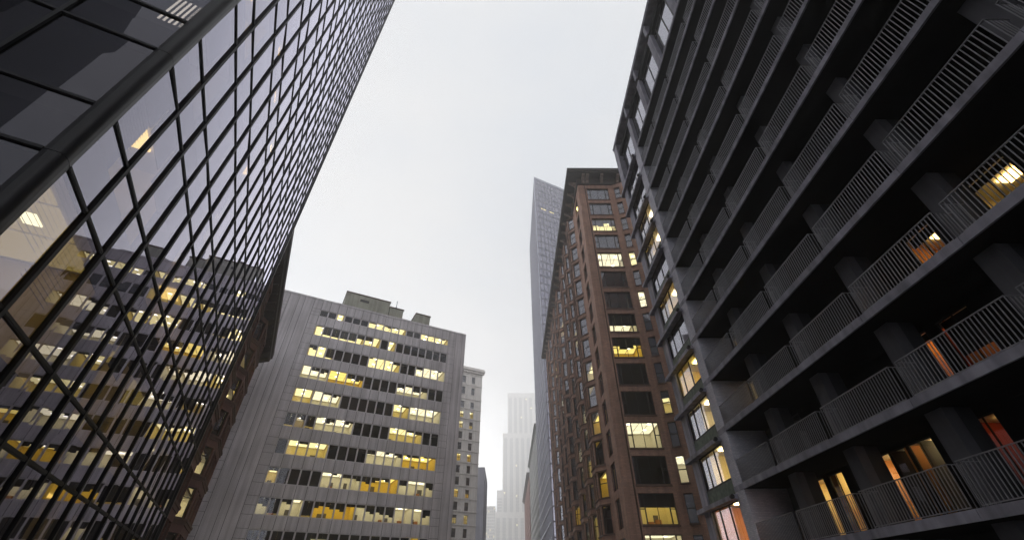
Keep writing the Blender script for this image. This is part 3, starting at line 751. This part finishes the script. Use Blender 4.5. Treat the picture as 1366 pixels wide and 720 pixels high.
# ================================================================== G. glass tower beyond the brick building
def slim_tower():
    X0, Y0, Y1 = 13.0, 140.0, 193.0; H = 171.5
    t = thing('slim_glass_tower', 'slim pointed blue grey glass skyscraper rising behind the brick building', 'skyscraper', (X0, Y0, 0), 0)
    wf = 40.0; fx, fy = Q.x*wf, Q.y*wf
    ln = Y1-Y0
    mb = MB(); poly = [(0, 0), (fx, fy), (fx, fy+ln), (0, ln)]
    mb.prism(poly, 0, H); mb.build('glass_curtain_wall', g_blue, t)
    fl = 3.9; nf = int(H/fl)
    # front grid
    mp = lambda u, v, z: (Q.x*u + T.x*v, Q.y*u + T.y*v, z)
    mb = MB(mp)
    for i in range(0, 22): x = i*1.9; mb.box(x-.1, x+.1, -.16, .0, 0, H)
    for k in range(nf+1): mb.box(0, wf, -.12, .0, k*fl, k*fl+.42)
    mb.build('front_mullion_grid', surf('grey mullion grid', (.10, .10, .125), .05, 1, .5), t)
    # street side: deep white fins with dark slots
    mp2 = lambda u, v, z: (v, ln-u, z)
    mb = MB(mp2)
    for i in range(0, 29): mb.box(i*1.88-.09, i*1.88+.09, -.42, .0, 0, H)
    for k in range(nf+1): mb.box(0, ln, -.55, .0, k*fl, k*fl+.35)
    mb.build('street_fins', surf('pale blue grey fins', (.42, .42, .50), .06, 1, .45), t)
    mb = MB(); mb.prism([(-.3, -.3), (fx+.2, fy-.2), (fx+.2, fy+ln), (-.3, ln+.2)], H+.004, H+1.4); mb.build('roof_edge', m_blue, t)
    mb = MB(mp)
    for x, k in ((2.9, 38), (4.4, 38), (7.5, 38), (8.9, 38)): mb.box(x-.1, x+1.2, -.05, -.02, k*fl+2.6, k*fl+3.2)
    mb.build('lit_window', e_strip, t)
slim_tower()

# ================================================================== H-L. buildings closing the street
def strip_building(name, label, loc, w, d, h, wall, nx, fl, winw=.6, winh=.55, gl=None, lit=0.0, seed=1, rz=0.0, corn=None, sideL=False, sideR=False, vertical=False):
    t = thing(name, label, 'building', loc, rz); rnd = random.Random(seed)
    mb = MB(); pitch = w/nx; nf = int((h-1)/fl); hs = []; items = []; hl = []
    def face(mp, wd, n):
        p = wd/n; hh = []
        for i in range(n):
            for k in range(nf):
                a = i*p+p*(1-winw)/2; z = 1.2+k*fl+fl*(1-winh)/2
                hh.append((a, a+p*winw, z, z+fl*winh)); items.append((mp, a, a+p*winw, z, z+fl*winh))
        mb.mp = mp
        if vertical:
            hv = [(i*p+p*(1-winw)/2, i*p+p*(1+winw)/2, 4, h-2.5) for i in range(n)]
            mb.facade(0, wd, 0, h, hv, depth=.7)
            mb.face([(0, .7, 0), (wd, .7, 0), (wd, .7, h), (0, .7, h)], 1)
        else: mb.facade(0, wd, 0, h, hh, depth=.35)
    face(None, w, nx)
    if sideL: face(lambda u, v, z: (v, d-u, z), d, max(2, int(d/pitch)))
    else: mb.mp = None; mb.face([(0, d, 0), (0, 0, 0), (0, 0, h), (0, d, h)])
    if sideR: face(lambda u, v, z: (w-v, u, z), d, max(2, int(d/pitch)))
    else: mb.mp = None; mb.face([(w, 0, 0), (w, d, 0), (w, d, h), (w, 0, h)])
    mb.mp = None; mb.face([(0, 0, h), (w, 0, h), (w, d, h), (0, d, h)]); mb.face([(w, d, 0), (0, d, 0), (0, d, h), (w, d, h)])
    mb.build('wall', [wall, m_recess], t)
    yw = .66 if vertical else .2
    def draw(m, it):
        m.mp = it[0]; r = random.Random(int(it[1]*37+it[3]*911+seed)); m.face([(it[1], yw, it[3]), (it[2], yw, it[3]), (it[2], yw, it[4]), (it[1], yw, it[4])], 1 if r.random() < lit else 0); m.mp = None
    limited(t, 'window', items, [gl or g_far, e_strip], lambda it: (it[0] or (lambda a, b, c: (a, b, c)))((it[1]+it[2])/2, 0, (it[3]+it[4])/2), lambda it: (it[2]-it[1])*(it[4]-it[3]), draw)
    if corn:
        c = corn; m = MB(); m.box(-c, w+c, -c, d+c, h+.003, h+c*.6); m.box(-c*.5, w+c*.5, -c*.5, d+c*.5, h-c*.7, h); m.build('cornice', wall if corn < 1.2 else m_cornice, t)
    return t
# far hazy skyscraper with set-backs (each set-back a part)
def far_tower():
    Y = 1100.0; S = Y/620
    ax = lambda a: math.tan(R(a))*Y
    t = thing('stepped_stone_skyscraper', 'pale stone skyscraper with vertical piers fading into haze at the end of the street', 'skyscraper', (0, Y, 0), 0)
    rnd = random.Random(2); tiers = [(ax(-.09), ax(6.2), Y*math.tan(R(21.8)), 0, 9), (ax(-.71), ax(6.6), Y*math.tan(R(16.75)), -6, 10), (ax(-1.37), ax(-.72), Y*math.tan(R(10.4)), -4, 1), (ax(-1.5), ax(6.8), Y*math.tan(R(8.0)), -12, 12)]
    wins = []
    for i, (x0, x1, h, y, n) in enumerate(tiers):
        h += CZ; mb = MB(); p = (x1-x0)/n; wd = .56; y *= S
        hv = [(x0+j*p+p*(1-wd)/2, x0+j*p+p*(1+wd)/2, 6, h-5*S) for j in range(n)] if i != 2 else []
        mb.facade(x0, x1, 0, h, hv, y=y, depth=1.4*S); 
        if hv: mb.face([(x0, y+1.4*S, 0), (x1, y+1.4*S, 0), (x1, y+1.4*S, h-2), (x0, y+1.4*S, h-2)], 1)
        mb.face([(x0, 40, 0), (x0, y, 0), (x0, y, h), (x0, 40, h)]); mb.face([(x1, y, 0), (x1, 40, 0), (x1, 40, h), (x1, y, h)]); mb.face([(x0, y, h), (x1, y, h), (x1, 40, h), (x0, 40, h)])
        mb.box(x0-.6, x1+.6, y-.7, 40.5, h+.01, h+2.2)
        mb.build('tower_stage', [m_haztower, m_recess], t)
        fl = 6.0; lo = (Y*math.tan(R(16.75)) if i == 0 else (Y*math.tan(R(8.0)) if i in (1, 2) else 20))
        for kf in range(int(lo/fl)+1, int((h-6)/fl)):
            if i == 2: wins.append((x0+1.5, x1-.8, y-.05, kf*fl, kf*fl+2.6)); continue
            for a, b, _, _ in hv:
                m = (a+b)/2
                wins.append((a+.5, m-.6, y+1.4*S-.05, kf*fl, kf*fl+3.4)); wins.append((m+.6, b-.5, y+1.4*S-.05, kf*fl, kf*fl+3.4))
    def draw(m, it):
        r = random.Random(int(it[0]*37+it[3]*911)); m.face([(it[0], it[2], it[3]), (it[1], it[2], it[3]), (it[1], it[2], it[4]), (it[0], it[2], it[4])], 1 if r.random() < .018 else 0)
    limited(t, 'window', wins, [g_far, emit('distant lit window', (1, .8, .4), 2.5)], lambda it: ((it[0]+it[1])/2, it[2], it[3]), lambda it: (it[1]-it[0])*2, draw)
far_tower()
tn = lambda a: math.tan(R(a))
slab_b = strip_building('blue_slab_building', 'narrow blue grey slab building just right of the pale stone building', (190*tn(-3.9)-14, 190, 0), 190*(tn(-2.98)-tn(-3.9))+14, 30, 190*tn(12.9)+CZ, m_blue, 5, 3.8, .7, .5, lit=.14, seed=3, sideR=False)
pw = 190*(tn(-2.98)-tn(-3.9))+14; ph = 190*tn(12.9)+CZ
mb = MB(); mb.box(pw*.80, pw+.02, -.35, 29, 0, ph+.6); mb.box(0, pw*.80-.01, -.3, 29, ph-6.5, ph+.3)
mb.build('plain_wall_panel', surf('pale blue grey wall', (.42, .415, .48), .08, .5, .7, streak=.12), slab_b)
strip_building('distant_low_building', 'small pale building faded by haze left of the far skyscraper', (900*tn(-2.85), 900, 0), 900*(tn(-1.55)-tn(-2.85)), 50, 900*tn(8.9)+CZ, m_haztower, 6, 5.0, .55, .55, lit=.06, seed=4)
def stepped_gray():
    h = 200*tn(18.4)
    strip_building('grey_stone_building', 'grey stone building with projecting courses beyond the slim glass tower', (13.0, 200, 0), 22, 78, h, m_gstone, 5, 4.0, .5, .55, seed=5, sideL=True, corn=1.0)
stepped_gray()
strip_building('red_brick_building', 'faded red brick building with a bracketed cornice at the far right of the street', (13.2, 290, 0), 24, 95, 290*tn(12.6), m_rbrick, 6, 4.0, .5, .55, lit=.05, seed=6, sideL=True, corn=1.6)
# buildings behind the photographer, seen mirrored in the glass
strip_building('dark_slab_tower', 'dark slab tower behind the photographer, mirrored in the glass fronts', (92, -22, 0), 56, 40, 98, m_brick_dk, 14, 3.8, .6, .5, lit=.05, seed=7, rz=R(180))
strip_building('corner_office_block', 'dark corner block behind the photographer, mirrored in the black side glass', (-23.5, -36, 0), 44, 40, 96, m_bluedk, 12, 3.7, .6, .5, lit=.05, seed=8, rz=R(180))

# ================================================================== ground and street
def structure(name, mb, m):
    o = mb.build(name, m); o['kind'] = 'structure'; return o
mb = MB(); mb.face([(-900, -400, 0), (900, -400, 0), (900, 1400, 0), (-900, 1400, 0)]); structure('ground', mb, m_earth)
mb = MB(); mb.face([(-6.5, -150, .004), (8.2, -150, .004), (8.2, 600, .004), (-6.5, 600, .004)]); structure('road', mb, m_asphalt)
mb = MB(); mb.box(8.2, 12.9, -150, 600, 0, .13); structure('pavement', mb, m_pave)
mb = MB(); mb.prism([(-6.5, -150), (-6.5, 600), (-6.9, 600), (-6.9, 4), (-12, -6), (-12, -150)][::-1], 0, .13); structure('pavement', mb, m_pave)
mb = MB()
for i in range(60): mb.face([(.75, -60+i*9, .008), (.9, -60+i*9, .008), (.9, -57+i*9, .008), (.75, -57+i*9, .008)])
structure('road_marking', mb, m_paint)

# ================================================================== haze
mb = MB(); mb.box(-420, 420, -180, 1260, -1, 470)
m, nt, out = new_mat('haze air'); v = nt.nodes.new('ShaderNodeVolumePrincipled'); v.inputs['Color'].default_value = (1, .985, .97, 1)
v.inputs['Density'].default_value = 0.0013; v.inputs['Anisotropy'].default_value = 0.75; nt.links.new(v.outputs[0], out.inputs['Volume'])
hz = mb.build('haze', m); hz['kind'] = 'stuff'

# ================================================================== sky and sun
w = bpy.data.worlds.new('World'); scene.world = w; w.use_nodes = True; nt = w.node_tree; nt.nodes.clear(); N = nt.nodes.new; Lk = nt.links.new
out = N('ShaderNodeOutputWorld'); sky = N('ShaderNodeTexSky'); sky.sky_type = 'NISHITA'; sky.sun_disc = False
SE, SA = R(60), R(265)                       # sun high behind the clouds, left of the camera
sky.sun_elevation = SE; sky.sun_rotation = SA
bg1 = N('ShaderNodeBackground'); bg1.inputs[1].default_value = 0.08; Lk(sky.outputs[0], bg1.inputs[0])
tc = N('ShaderNodeTexCoord'); mp = N('ShaderNodeMapping'); mp.inputs['Scale'].default_value = (1, 1, 1.8); Lk(tc.outputs['Generated'], mp.inputs['Vector'])
nz = N('ShaderNodeTexNoise'); nz.inputs['Scale'].default_value = 1.7; nz.inputs['Detail'].default_value = 5; nz.inputs['Roughness'].default_value = .5; Lk(mp.outputs[0], nz.inputs['Vector'])
rp = ramp2(nt, (.84, .89, .96), (1, 1, 1), .38, .62); Lk(nz.outputs['Fac'], rp.inputs['Fac'])
bg2 = N('ShaderNodeBackground'); bg2.inputs[1].default_value = 1.27; Lk(rp.outputs['Color'], bg2.inputs[0])
sp = N('ShaderNodeSeparateXYZ'); Lk(tc.outputs['Generated'], sp.inputs[0])
mr = N('ShaderNodeMapRange'); mr.interpolation_type = 'SMOOTHSTEP'; mr.inputs['From Min'].default_value = 0.0; mr.inputs['From Max'].default_value = 0.42   # brighter band of cloud near the horizon
mr.inputs['To Min'].default_value = 3.6; mr.inputs['To Max'].default_value = .86; Lk(sp.outputs[2], mr.inputs['Value']); Lk(mr.outputs[0], bg2.inputs[1])
mx = N('ShaderNodeMixShader'); mx.inputs[0].default_value = 0.93; Lk(bg1.outputs[0], mx.inputs[1]); Lk(bg2.outputs[0], mx.inputs[2]); Lk(mx.outputs[0], out.inputs['Surface'])
sd = bpy.data.lights.new('sun', 'SUN'); sd.energy = 0.5; sd.angle = R(25); sd.color = (1, .96, .9)
so = bpy.data.objects.new('sun', sd); COL.objects.link(so)
dirv = Vector((math.sin(SA)*math.cos(SE), math.cos(SA)*math.cos(SE), math.sin(SE)))
so.rotation_euler = dirv.to_track_quat('Z', 'Y').to_euler()

# ================================================================== render settings
scene.render.engine = 'CYCLES'; c = scene.cycles
c.use_denoising = True; c.denoiser = 'OPENIMAGEDENOISE'
c.max_bounces = 8; c.diffuse_bounces = 3; c.glossy_bounces = 3; c.transmission_bounces = 4; c.transparent_max_bounces = 24; c.volume_bounces = 2
c.sample_clamp_indirect = 6; c.caustics_reflective = False; c.caustics_refractive = False
vs = scene.view_settings; vs.view_transform = 'Standard'; vs.look = 'None'; vs.exposure = 0; vs.gamma = 1; vs.use_curve_mapping = False
